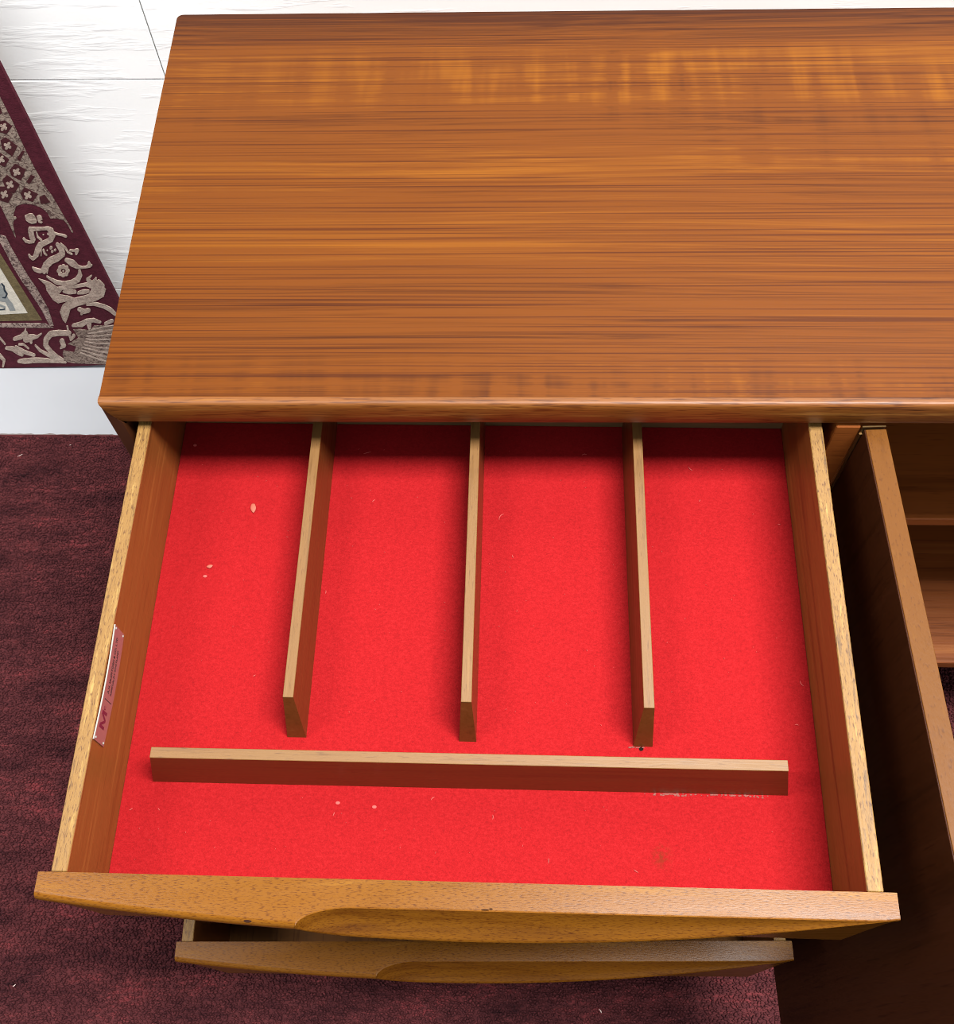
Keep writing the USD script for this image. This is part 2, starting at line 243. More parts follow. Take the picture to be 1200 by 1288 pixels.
# ------------------------------------------------------------------ rug hanging on the wall, its figures woven proud of the ground
RUG = json.loads('''{"ground":[[[-300.0,-193.5,-302.0,-241.9,-302.4,-282.2,-304.4,-320.8,-304.9,-361.3,-303.0,-397.5,-300.6,-409.0,-298.5,-453.3,-297.1,-469.6,-297.2,-481.6,-299.3,-481.6,-299.6,-465.1,-301.6,-456.2,-310.8,-453.2,-319.0,-453.2,-318.8,-444.4,-320.9,-436.5,-325.6,-430.0,-334.1,-425.7,-343.6,-424.2,-351.5,-426.3,-357.5,-429.8,-364.6,-441.3,-368.5,-448.5,-365.5,-450.0,-365.7,-452.9,-371.5,-457.3,-376.4,-467.7,-382.5,-492.7,-382.8,-484.3,-380.4,-467.7,-375.6,-392.0,-362.3,-340.4]]],"diamond":[[[-326.2,-297.2,-324.3,-282.0,-311.1,-278.4,-305.4,-287.8,-317.1,-300.2]],[[-321.0,-341.7,-309.0,-328.7,-306.1,-329.7,-319.2,-346.8]],[[-318.6,-411.7,-309.8,-407.3,-307.3,-421.7,-321.3,-425.0]],[[-318.0,-259.8,-307.9,-256.2,-309.5,-267.2,-318.2,-270.8]],[[-325.0,-383.3,-313.9,-370.7,-309.7,-373.9,-322.8,-387.7]],[[-333.4,-325.5,-329.6,-310.7,-320.9,-305.9,-311.9,-320.7,-325.8,-338.6]],[[-340.2,-372.6,-339.1,-362.1,-326.9,-350.8,-317.2,-361.3,-331.2,-381.2]],[[-341.7,-416.0,-341.4,-404.9,-331.2,-393.0,-318.1,-406.2,-330.7,-420.5]],[[-340.3,-320.5,-341.3,-304.8,-332.2,-301.0,-329.5,-308.8]],[[-349.8,-350.7,-349.1,-334.4,-338.8,-331.5,-331.7,-343.7,-343.2,-356.9]],[[-345.6,-370.5,-335.7,-388.6,-350.0,-404.9,-353.6,-401.7,-352.5,-407.0,-365.1,-422.5,-375.6,-416.9,-368.8,-392.8,-357.0,-391.8,-355.7,-379.9]],[[-364.1,-377.8,-367.9,-360.9,-358.5,-356.8,-353.6,-367.3]]],"scroll":[[[-337.7,-584.9,-328.6,-579.1,-322.6,-572.0,-317.8,-561.3,-316.3,-560.1,-315.0,-560.1,-314.3,-561.3,-316.4,-574.1,-318.2,-577.3,-325.1,-588.2,-337.8,-596.3,-313.7,-589.8,-314.0,-584.8,-312.5,-580.4,-302.8,-572.9,-302.0,-573.4,-302.5,-575.0,-308.0,-582.1,-306.8,-585.8,-304.9,-585.5,-298.3,-578.4,-297.2,-578.4,-296.7,-579.3,-298.4,-583.7,-298.0,-585.2,-296.0,-583.5,-294.2,-583.5,-293.3,-585.1,-290.6,-595.0,-291.0,-598.0,-292.9,-601.3,-291.5,-605.5,-300.5,-623.1,-316.9,-633.8,-330.3,-639.0,-316.9,-636.6,-305.8,-642.2,-298.3,-649.6,-297.3,-651.5,-294.2,-663.4,-294.5,-665.9,-295.8,-668.4,-297.6,-669.9,-299.2,-669.9,-304.0,-659.0,-310.5,-651.1,-321.7,-645.4,-333.6,-645.2,-334.2,-644.1,-333.9,-642.2,-332.1,-639.7,-350.6,-646.6,-362.2,-653.9,-372.0,-672.4,-382.0,-688.6,-383.6,-679.1,-380.5,-659.1,-370.7,-643.5,-359.1,-633.7,-375.6,-638.8,-380.7,-630.6,-381.9,-607.8,-378.9,-595.4,-383.7,-580.7,-375.2,-585.6,-369.1,-590.5,-363.2,-600.4,-347.4,-597.8,-353.3,-598.1,-362.7,-593.8,-368.9,-582.3,-370.7,-576.6,-369.2,-574.0,-368.5,-574.0,-365.4,-578.2,-357.5,-584.7,-348.2,-587.1],[-357.4,-606.6,-367.1,-617.9,-354.5,-620.9,-346.9,-626.8,-322.1,-618.0,-312.7,-604.2,-319.5,-598.5,-338.7,-603.4]],[[-325.5,-553.0,-330.5,-541.9,-330.1,-539.4,-328.7,-537.0,-326.8,-535.5,-325.1,-535.5,-317.6,-539.0,-316.1,-541.7,-313.8,-550.4,-309.9,-553.6,-303.6,-552.2,-300.3,-549.6,-298.7,-545.2,-296.7,-542.8,-295.6,-542.8,-295.1,-543.7,-294.8,-548.3,-293.4,-550.0,-294.0,-551.9,-298.6,-556.1,-311.3,-558.5,-319.3,-558.6]],[[-309.0,-517.6,-304.4,-514.5,-302.5,-514.6,-301.6,-516.2,-301.9,-518.8,-303.4,-521.4,-308.0,-528.0,-309.9,-528.8,-310.2,-526.7,-308.9,-522.1,-310.5,-521.3,-315.9,-521.1,-316.4,-520.2,-316.2,-518.7,-314.2,-516.3]],[[-307.1,-678.6,-305.2,-678.6,-304.3,-680.4,-304.6,-683.2,-306.1,-686.1,-319.6,-694.6,-321.4,-694.6,-322.3,-692.9,-322.0,-690.0,-320.5,-687.1]],[[-379.0,-529.3,-378.0,-526.7,-376.0,-525.9,-375.6,-530.6,-374.0,-531.4,-369.7,-525.7,-362.8,-513.2,-354.3,-502.3,-348.8,-499.1,-351.9,-491.6,-349.3,-480.5,-348.5,-479.9,-347.6,-480.5,-349.0,-489.5,-346.2,-495.7,-347.5,-498.5,-342.4,-496.5,-336.6,-492.7,-332.8,-487.7,-335.2,-485.1,-335.0,-483.7,-333.1,-481.6,-331.4,-482.5,-331.0,-480.1,-332.5,-476.1,-351.9,-478.0,-355.5,-492.6,-355.3,-495.1,-359.5,-501.6,-361.0,-502.7,-366.8,-503.9,-368.0,-503.9,-372.4,-501.6,-373.5,-494.8,-373.3,-493.5,-371.5,-491.5,-370.5,-491.5,-370.1,-492.2,-368.8,-496.4,-365.2,-498.4,-362.9,-497.7,-363.1,-493.9,-360.5,-481.3,-357.8,-473.8,-356.2,-471.1,-354.0,-469.5,-338.2,-470.6,-328.2,-469.0,-323.7,-471.8,-322.6,-473.8,-323.5,-480.0,-318.3,-483.4,-312.3,-484.6,-309.1,-487.2,-308.7,-489.5,-309.6,-490.9,-311.8,-491.8,-315.0,-489.2,-324.2,-485.2,-324.6,-487.6,-326.5,-490.8,-333.2,-500.2,-350.9,-510.5,-353.9,-514.5,-360.2,-530.4,-361.4,-530.9,-361.5,-529.7,-356.8,-518.2,-365.3,-531.4,-375.1,-539.9,-376.8,-539.9,-379.5,-534.3]],[[-319.5,-289.9,-321.2,-288.3,-320.0,-285.4,-317.5,-284.5,-316.3,-286.2,-314.5,-283.7,-312.0,-282.8,-311.6,-285.1,-314.2,-288.2,-312.5,-289.8,-313.7,-292.7,-316.2,-293.6,-317.3,-291.9,-319.2,-294.5,-321.7,-295.4,-322.1,-293.0]],[[-314.1,-524.8,-313.9,-526.6,-314.5,-527.8,-316.2,-528.5,-320.5,-523.8,-321.1,-513.5,-324.6,-505.6,-323.0,-502.8,-321.8,-503.5,-318.2,-511.3,-317.7,-521.2]],[[-326.5,-606.5,-318.3,-606.7,-317.5,-608.1,-317.8,-610.5,-319.1,-612.8,-320.9,-614.3,-327.9,-616.9,-337.9,-617.5,-338.6,-616.2,-338.3,-614.2,-335.6,-610.8]],[[-327.0,-321.1,-328.7,-319.4,-327.5,-316.4,-324.9,-315.5,-323.8,-317.3,-321.9,-314.6,-319.3,-313.7,-318.7,-314.6,-319.0,-316.1,-321.6,-319.3,-319.9,-321.0,-321.1,-324.0,-323.6,-325.0,-324.8,-323.2,-326.7,-325.9,-329.3,-326.8,-329.9,-325.9,-329.7,-324.4]],[[-383.1,-564.7,-383.9,-563.1,-384.1,-556.4,-383.5,-554.8,-382.3,-554.3,-373.4,-559.1,-371.4,-558.6,-363.6,-546.1,-352.6,-535.6,-349.0,-532.8,-338.7,-528.0,-332.4,-523.4,-330.8,-518.8,-331.2,-506.1,-329.8,-503.8,-328.0,-502.4,-326.4,-502.4,-321.6,-513.6,-324.6,-526.6,-326.8,-530.5,-340.8,-542.7,-349.9,-547.0,-358.6,-555.4,-366.5,-570.2,-367.3,-569.7,-366.1,-565.0,-369.5,-569.6,-371.7,-570.5,-372.9,-566.4,-376.0,-568.3,-377.9,-568.3]],[[-346.1,-678.1,-333.3,-675.9,-325.4,-683.4,-324.7,-684.5,-325.0,-686.4,-327.4,-689.5,-337.8,-686.5,-340.7,-687.3,-346.7,-702.3,-349.5,-705.9,-351.0,-705.9,-351.7,-704.5,-349.9,-691.2,-359.0,-698.6,-374.4,-698.2,-375.1,-696.8,-374.7,-694.6,-371.8,-690.9,-357.1,-685.1]],[[-333.7,-366.5,-335.5,-364.7,-334.2,-361.5,-331.6,-360.6,-330.4,-362.4,-328.4,-359.6,-325.8,-358.6,-325.2,-359.6,-325.4,-361.2,-328.1,-364.6,-326.4,-366.4,-327.6,-369.6,-330.3,-370.6,-331.5,-368.7,-333.5,-371.6,-336.1,-372.5,-336.7,-371.5,-336.5,-369.9]],[[-335.5,-409.0,-337.3,-407.2,-336.0,-403.8,-334.5,-402.8,-333.3,-402.8,-332.0,-404.8,-330.0,-401.8,-328.6,-400.7,-327.3,-400.7,-326.7,-401.8,-327.0,-403.5,-329.7,-407.1,-327.9,-408.9,-329.2,-412.3,-330.7,-413.3,-332.0,-413.3,-333.2,-411.3,-335.2,-414.4,-336.7,-415.4,-337.9,-415.4,-338.6,-414.4,-338.3,-412.7]],[[-330.6,-455.3,-333.9,-456.0,-332.5,-460.5,-334.9,-462.7,-338.2,-460.5,-336.3,-448.7,-331.6,-445.8,-329.6,-448.7]],[[-346.2,-558.4,-345.9,-556.4,-344.2,-553.5,-341.9,-551.7,-339.9,-551.7,-339.6,-552.2,-336.5,-548.9,-334.5,-548.9,-333.5,-550.7,-333.7,-552.3,-331.0,-551.7,-330.0,-553.5,-330.4,-556.4,-331.6,-558.5,-330.6,-560.3,-331.0,-563.2,-332.7,-566.1,-335.0,-568.0,-335.3,-570.0,-337.0,-573.0,-339.3,-574.8,-341.3,-574.8,-341.6,-574.3,-344.8,-577.7,-346.8,-577.7,-347.8,-575.8,-347.6,-574.3,-350.3,-574.8,-351.3,-573.0,-350.8,-570.0,-349.6,-567.9,-350.7,-566.1,-350.2,-563.2,-348.5,-560.2],[-336.4,-561.1,-337.4,-559.3,-337.2,-557.8,-339.9,-558.3,-340.1,-557.8,-343.4,-561.1,-344.8,-565.2,-343.8,-567.1,-344.1,-568.6,-343.4,-568.1,-341.4,-568.1,-341.1,-568.6,-337.8,-565.3]],[[-351.4,-666.8,-349.1,-661.6,-352.0,-657.0,-351.5,-653.9,-349.8,-650.8,-347.5,-648.9,-345.5,-648.9,-341.2,-653.7,-334.5,-651.6,-332.5,-651.6,-331.5,-653.5,-331.9,-656.6,-333.6,-659.7,-335.9,-661.6,-344.4,-665.2,-346.5,-665.2,-349.1,-668.2,-350.7,-668.2]],[[-336.4,-520.5,-337.6,-520.5,-337.9,-517.8,-336.9,-516.2,-334.4,-515.1,-334.1,-517.8]],[[-345.3,-344.3,-347.0,-342.6,-345.7,-339.5,-343.1,-338.5,-342.0,-340.3,-340.0,-337.6,-337.4,-336.6,-336.8,-337.6,-337.0,-339.1,-339.8,-342.5,-338.0,-344.2,-339.3,-347.3,-341.9,-348.3,-343.1,-346.4,-345.1,-349.2,-347.7,-350.2,-348.3,-349.2,-348.0,-347.6]],[[-340.6,-516.4,-342.1,-516.4,-342.8,-515.1,-342.4,-513.1,-341.2,-511.0,-339.6,-509.8,-338.2,-509.8,-337.5,-511.1,-337.8,-513.1]],[[-347.2,-605.9,-338.4,-607.4,-337.5,-609.0,-337.9,-611.7,-339.4,-614.3,-341.4,-616.0,-351.2,-617.4,-358.3,-613.7,-358.9,-612.4,-358.6,-610.4,-355.9,-607.0]],[[-343.8,-442.8,-340.0,-443.6,-338.8,-448.7,-339.1,-457.5,-341.8,-461.9,-348.6,-463.4,-351.9,-461.1,-354.0,-455.9,-352.1,-447.2]],[[-341.1,-565.9,-342.0,-565.9,-342.3,-563.7,-341.5,-562.3,-339.5,-561.5,-339.3,-563.7]],[[-341.8,-523.7,-343.0,-523.7,-343.6,-522.6,-343.3,-521.0,-342.4,-519.3,-339.8,-518.3,-339.5,-521.0]],[[-339.9,-485.7,-341.8,-487.1,-342.0,-485.7,-340.1,-484.2]],[[-351.8,-389.3,-353.5,-387.5,-352.2,-384.2,-349.5,-383.2,-348.3,-385.1,-346.3,-382.2,-343.6,-381.2,-343.0,-382.2,-343.3,-383.9,-346.1,-387.4,-344.3,-389.2,-345.6,-392.5,-348.3,-393.5,-349.5,-391.6,-351.6,-394.5,-354.3,-395.5,-354.9,-394.5,-354.6,-392.9]],[[-347.0,-519.5,-348.4,-520.1,-348.7,-519.5,-348.0,-517.6,-346.6,-517.1]],[[-351.9,-529.8,-353.3,-530.4,-355.3,-526.2,-354.0,-517.0,-352.5,-515.2,-351.3,-515.9,-351.9,-523.6,-351.2,-528.0]],[[-366.4,-407.1,-368.2,-405.2,-366.8,-401.9,-365.3,-400.9,-364.1,-400.9,-362.9,-402.8,-360.8,-399.8,-359.4,-398.8,-358.1,-398.8,-357.5,-399.8,-357.8,-401.5,-360.6,-405.1,-358.9,-407.0,-360.2,-410.3,-361.7,-411.4,-363.0,-411.4,-364.1,-409.4,-366.3,-412.4,-367.7,-413.5,-369.0,-413.4,-369.6,-412.4,-369.3,-410.7]],[[-420.4,-797.4,-452.3,-795.5,-468.4,-796.0,-489.9,-798.5,-499.1,-796.2,-499.8,-794.4,-499.2,-791.6,-497.6,-788.8,-495.5,-787.0,-484.1,-783.6,-465.6,-781.2,-446.1,-782.9,-436.2,-787.4,-445.5,-775.8,-452.5,-764.1,-453.8,-748.7,-452.7,-746.0,-451.7,-745.1,-450.8,-745.1,-450.5,-746.0,-447.4,-758.7,-436.3,-771.8,-437.7,-768.2,-439.9,-751.1,-439.2,-747.3,-432.8,-730.7,-430.3,-726.4,-417.9,-712.0,-414.5,-709.2,-399.9,-706.5,-386.3,-707.9,-383.7,-696.7,-383.0,-695.4,-381.2,-694.7,-381.0,-696.7,-383.6,-708.2,-382.7,-708.4,-381.6,-710.8,-382.2,-714.7,-385.4,-719.5,-386.2,-724.8,-382.5,-718.7,-380.3,-716.9,-378.4,-716.9,-377.6,-718.7,-378.0,-721.7,-379.6,-724.7,-388.3,-734.1,-390.6,-735.1,-391.1,-734.1,-388.8,-721.1,-402.4,-721.3,-416.1,-723.9,-425.4,-734.1,-430.8,-745.5,-429.5,-761.3,-425.2,-775.3,-418.6,-785.8,-418.9,-787.9,-421.2,-791.0,-418.3,-791.7,-418.1,-794.6]],[[-406.7,-731.8,-403.8,-729.4,-401.3,-729.4,-400.1,-731.8,-402.5,-747.9,-404.6,-751.6,-407.3,-754.0,-414.9,-757.3,-415.1,-754.6,-410.3,-747.5,-409.0,-735.8]],[[-465.5,-739.4,-467.0,-735.8,-465.2,-728.4,-467.6,-730.4,-479.9,-735.0,-481.8,-735.0,-482.6,-733.1,-482.0,-730.1,-480.2,-727.1,-477.9,-725.3,-466.0,-719.0,-456.5,-710.3,-451.5,-702.8,-450.7,-702.8,-450.4,-703.6,-452.3,-708.5,-451.4,-710.5,-452.5,-719.0,-448.2,-717.6,-445.2,-717.6,-439.6,-720.6,-429.8,-714.2,-430.3,-717.2,-439.9,-726.7,-451.0,-732.6,-454.2,-740.1,-456.9,-743.4,-458.1,-743.4,-458.7,-742.1,-457.6,-736.7,-461.9,-739.4]],[[-501.8,-751.0,-489.3,-750.5,-484.4,-759.7,-487.3,-751.9,-485.9,-748.5,-483.6,-747.5,-474.4,-760.4,-462.6,-770.0,-461.9,-771.6,-462.4,-774.2,-463.9,-776.8,-465.8,-778.5,-467.5,-778.5,-480.3,-770.4,-482.2,-765.5,-481.5,-772.0,-482.0,-774.2,-485.0,-777.9,-486.4,-777.9,-490.6,-773.9,-496.6,-762.7,-504.7,-758.2,-505.3,-756.8,-504.8,-754.6]],[[-478.6,-743.5,-477.5,-742.5,-468.8,-742.5,-465.3,-754.8,-466.2,-757.2,-467.8,-758.0,-471.7,-747.5,-479.4,-747.5,-479.8,-746.5]],[[-501.2,-724.9,-500.3,-724.9,-499.9,-725.8,-498.7,-743.2,-500.6,-746.3,-501.6,-745.6,-503.6,-728.8,-503.3,-727.3]],[[-521.3,-768.0,-519.2,-768.0,-518.3,-770.2,-517.1,-786.3,-517.6,-788.6,-528.5,-808.4,-530.7,-809.4,-530.7,-806.8,-522.9,-790.2,-526.8,-777.2,-526.1,-773.7,-524.0,-770.2]]],"shell":[[[-376.0,-705.0,-364.1,-704.5,-350.0,-707.8,-339.2,-695.4,-327.4,-695.4,-306.9,-694.1,-319.4,-738.7,-339.5,-802.1,-406.8,-797.6,-419.3,-793.0,-417.6,-773.6,-411.7,-761.8,-395.8,-766.2,-386.8,-750.2,-398.5,-744.4,-375.4,-727.3]]],"rib":[[[-336.2,-700.4,-319.1,-694.9,-307.5,-694.1,-352.6,-709.7,-352.1,-707.3,-350.0,-707.8,-348.0,-705.4]],[[-355.9,-714.2,-309.4,-703.0,-310.3,-706.3,-340.0,-714.1,-356.2,-716.9,-357.0,-716.4]],[[-360.0,-721.5,-342.8,-720.4,-313.0,-715.7,-313.9,-718.9,-343.3,-724.2,-360.9,-724.2,-361.1,-722.8]],[[-364.8,-729.3,-363.7,-728.8,-345.7,-730.5,-316.6,-728.8,-317.8,-731.8,-346.7,-734.3,-365.1,-731.5]],[[-369.5,-737.6,-367.9,-736.2,-348.8,-740.8,-320.9,-741.7,-320.6,-742.3,-321.9,-744.9,-350.8,-744.6,-369.4,-738.9]],[[-373.3,-744.2,-372.2,-743.7,-352.3,-751.2,-325.1,-754.9,-324.8,-755.7,-325.4,-757.6,-326.8,-758.2,-354.3,-755.0,-373.7,-746.4]],[[-377.6,-751.7,-376.5,-751.1,-355.7,-761.6,-329.4,-768.4,-329.6,-770.9,-331.1,-771.7,-357.8,-765.5,-378.0,-753.9]],[[-382.0,-759.2,-380.8,-758.7,-359.2,-772.2,-333.7,-782.0,-334.0,-784.7,-335.4,-785.4,-361.3,-776.2,-382.3,-761.5]],[[-386.3,-766.8,-385.2,-766.3,-362.8,-782.9,-338.1,-795.8,-338.4,-798.6,-339.8,-799.2,-364.9,-786.9,-386.7,-769.1]]],"stripe":[[[-486.3,-689.8,-415.4,-688.5,-409.6,-695.9,-407.5,-651.7,-408.8,-618.0,-411.0,-587.6,-411.4,-554.1,-409.1,-521.7,-408.2,-481.0,-402.0,-466.0,-402.3,-485.8,-395.6,-488.7,-397.4,-515.8,-397.1,-577.0,-395.4,-604.9,-396.0,-651.7,-403.7,-696.1,-409.4,-696.1,-405.7,-700.8,-500.6,-699.9,-496.9,-691.2]]],"olive":[[[-418.6,-505.9,-416.7,-681.8,-492.7,-684.1]]],"cream":[[[-431.0,-535.7,-432.0,-663.1,-485.7,-667.2]]],"grey":[[[-445.5,-570.6,-445.6,-611.3,-447.6,-626.8,-445.9,-640.2,-448.0,-656.2,-457.1,-657.3,-455.5,-635.7,-463.1,-633.5,-471.6,-633.4]],[[-459.6,-645.9,-463.4,-655.0,-472.5,-656.1,-481.1,-656.1,-474.5,-640.2,-465.9,-640.2],[-464.1,-651.6,-463.2,-649.3,-468.2,-645.9,-476.8,-645.9,-479.4,-652.0]]],"dark":[[[-456.2,-625.3,-454.9,-623.3,-451.0,-622.7,-446.4,-616.0,-446.7,-608.1,-443.9,-599.1,-444.5,-592.8,-443.7,-590.8,-442.2,-590.2,-440.9,-597.1,-443.7,-606.2,-443.6,-615.7,-451.3,-626.5]],[[-472.3,-655.2,-472.4,-653.9,-471.2,-652.5,-463.6,-651.4,-462.8,-651.9,-464.1,-654.0]]]}''')
YR = .592                                                      # front of the rug's ground
rug = thing('rug', (-.55, YR, T - .8), label='maroon rug with beige scroll border hung against the white wall', cat='rug')
def rugxf(m):                                                   # plane (x,z) extruded along +z -> x, -y, z
    v = m.vertices.copy(); m.vertices = np.stack([v[:, 0] + .55, -v[:, 2], v[:, 1] + .8], 1); m.faces = m.faces[:, ::-1]; return m
def rug_layer(name, polys, h, m, alone=90., stuff=None):
    """figures big enough to tell apart are parts; the small scraps of one colour are one part of kind stuff"""
    small = []
    for rr in polys:
        rr = [np.array(q).reshape(-1, 2) / 1000 for q in rr]
        pg = Polygon(rr[0], rr[1:]).buffer(0)
        for q in getattr(pg, 'geoms', [pg]):
            if q.area < 1e-7: continue
            e = trimesh.creation.extrude_polygon(q, h, engine='earcut')
            if q.area * 1e6 > alone: obj(name, rugxf(e), m, rug)
            else: small.append(e)
    if len(small) == 1: obj(name, rugxf(small[0]), m, rug)
    elif small: obj(stuff or name + '_scraps', rugxf(join(*small)), m, rug, kind='stuff')
MAROON = weave('maroon_wool', lin(72, 28, 38), .3); TAN = weave('tan_wool', lin(134, 119, 107), .45, (.8, 120, lin(60, 34, 36))); BEIGE = weave('beige_wool', lin(158, 141, 128), .35, (.35, 95, lin(96, 66, 62)))
TAUPE = weave('taupe_wool', lin(126, 109, 98), .45, (.75, 110, lin(58, 36, 36))); OLIVE = weave('olive_wool', lin(104, 91, 64), .3); CREAM = weave('cream_wool', lin(204, 198, 183), .2)
GREY = weave('grey_wool', lin(138, 142, 140), .2); INK = weave('dark_blue_wool', lin(44, 54, 64), .2); DKRED = weave('dark_red_wool', lin(84, 26, 32), .2)
xs = np.linspace(-1.25, -.2795, 36)
low = [(x, -.8035 - .0085 * np.clip((-.36 - x) / .15, 0, 1) - .0006 * math.sin(x * 41)) for x in xs]
outline = Polygon([(-1.25, .85), (-.287, .85)] + [(-.2835 + .0035 * (k - 3) / 8 + .0006 * math.sin(k * 2.1), .2 - .12 * k) for k in range(8)] + low[::-1])
e = trimesh.creation.extrude_polygon(outline, .006, engine='earcut'); e.apply_translation((0, 0, -.006))
obj('rug_ground', rugxf(e), MAROON, rug)
rug_layer('border_ground', RUG['ground'], .0004, TAN)
rug_layer('lattice', RUG['diamond'], .0007, weave('lattice_wool', lin(66, 32, 36), .2))
rug_layer('shell', RUG['shell'], .0005, TAUPE); rug_layer('shell_rib', RUG['rib'], .0008, BEIGE)
rug_layer('inner_stripe', RUG['stripe'], .0005, weave('stripe_wool', lin(148, 130, 120), .4, (.85, 130, lin(58, 34, 38))))
rug_layer('inner_frame', RUG['olive'], .0005, OLIVE); rug_layer('picture_ground', RUG['cream'], .0008, CREAM)
rug_layer('picture_figure', RUG['grey'], .0011, GREY); rug_layer('picture_outline', RUG['dark'], .0013, INK)
rug_layer('scroll_border', RUG['scroll'], .0010, BEIGE)
obj('hanging_batten', cbox(-1.1 + .55, -.34 + .55, .0062, YW - YR - .0003, 1.58, 1.61), plain('batten_pine', lin(190, 160, 110), .6), rug)

# ------------------------------------------------------------------ the sideboard
SB = thing('sideboard', (0, 0, 0), label='long teak sideboard with its top drawer and a door open', cat='sideboard')
W, D = 1.92, .43
ZB = -.605
def sb(name, m, material, smooth=False, **kw):
    m.apply_translation((0, 0, T)); return obj(name, m, material, SB, smooth, **kw)
# top: veneered panel with a rounded back corner, and a solid lipping mitred into the side panel
pg = Polygon([(.0006, .0075), (W - .0006, .0075), (W - .0006, D), (.0006, D)])
pg = pg.intersection(pg.buffer(-.006).buffer(.006).union(sbox(-.1, -.1, 3, .2)))
m = trimesh.creation.extrude_polygon(pg, .0295, engine='earcut'); m.apply_translation((0, 0, -.0295)); sb('top_panel', m, TEAK_TOP)
prof = [(.0078, -.0002), (.004, 0.0), (.002, -.0006), (.0006, -.0022), (0, -.006), (-.0004, -.014), (.0004, -.022), (.0018, -.0268), (.0042, -.0292), (.0078, -.0302)]
left = [(-z / .0302 * .0138 , y, z) for y, z in prof]; right = [(W + z / .0302 * .0138, y, z) for y, z in prof]
mids = [[(left[i][0] * (1 - t) + right[i][0] * t, *prof[i]) for i in range(len(prof))] for t in np.linspace(0, 1, 24)]
sb('top_lipping', rings(mids), TEAK_EDGE, 40, label='rounded solid teak front edge of the top')
# sides
for s in (0, 1):
    fx = (lambda x: x) if s == 0 else (lambda x: W - x)
    prof2 = [(.0008, .008), (.0, .0045), (.0012, .0015), (.003, .0), (.0118, .0), (.0134, .0015), (.0138, .004), (.0138, .008)]
    secs = [[(fx(x), y, z if k else -.0008 - x / .0138 * .0294) for x, y in prof2] for k, z in ((0, 0), (1, ZB))]
    sb('side_lipping', rings(secs), TEAK_SIDE, 40)
    a, c_ = sorted((fx(.0008), fx(.0134)))
    sb('side_panel', cbox(a, c_, .0084, D - .012, ZB, -.0298, .0004), TEAK_SIDE)
sb('back_panel', cbox(.0012, W - .0012, D - .0115, D - .002, ZB + .002, -.0298), INSIDE)
sb('bottom_panel', cbox(.0142, W - .0142, .010, D - .012, -.602, -.586), BOTTOM)
for xa in (.5625, 1.146):
    sb('partition', cbox(xa, xa + .0185, .0005, D - .012, -.5858, -.0305), INSIDE)
sb('shelf', cbox(.5815, 1.1455, .06, D - .013, -.3165, -.3025), INSIDE)
sb('shelf', cbox(1.165, W - .0145, .06, D - .013, -.3165, -.3025), INSIDE)
for lx, ly in ((.10, .05), (.10, .36), (W - .10, .05), (W - .10, .36)):
    P = []
    for z, r_ in ((-.6035, .020), (-T + .004, .0125)):
        P += [(lx + r_ * math.cos(t), ly + r_ * math.sin(t), z) for t in np.arange(14) * 2 * math.pi / 14]
    sb('leg', hull(P), TEAK_SIDE, 40)
# closed doors to the right of the open one
for x0 in (1.1665, 1.536):
    m = cbox(x0, x0 + .366, -.002, .0152 - .006, -.585, -.033); sb('door', m, TEAK_SIDE)
# the open door: hinged on the partition, swung out a little less than square
door_len = .555
dr = sb('door', join(cbox(0.0008, .0152, -door_len, 0, -.553, -.0008, .0003)), INSIDE, label='open door seen edge-on')
dr_rot = .0371
place(dr, (.5838, -.0015, -.0305), dr_rot)
def on_door(name, m, material, **kw): m.apply_translation((0, 0, T)); return obj(name, m, material, dr, **kw)
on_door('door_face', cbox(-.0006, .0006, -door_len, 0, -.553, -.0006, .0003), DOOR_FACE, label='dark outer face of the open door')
on_door('door_edge', cbox(.0002, .0158, -door_len, -.0005, -.0012, .0002, .0003), DOOR_EDGE, label='light brown top edge of the open door')
on_door('hinge_plate', cbox(-.0022, .0158, .0012, .0024, -.05, .0012, .0002), BRASS)
cyl = trimesh.creation.cylinder(radius=.0011, height=.53, sections=12); cyl.apply_translation((-.0016, .0004, -.272)); on_door('hinge', cyl, BRASS, label='long narrow hinge down the partition')

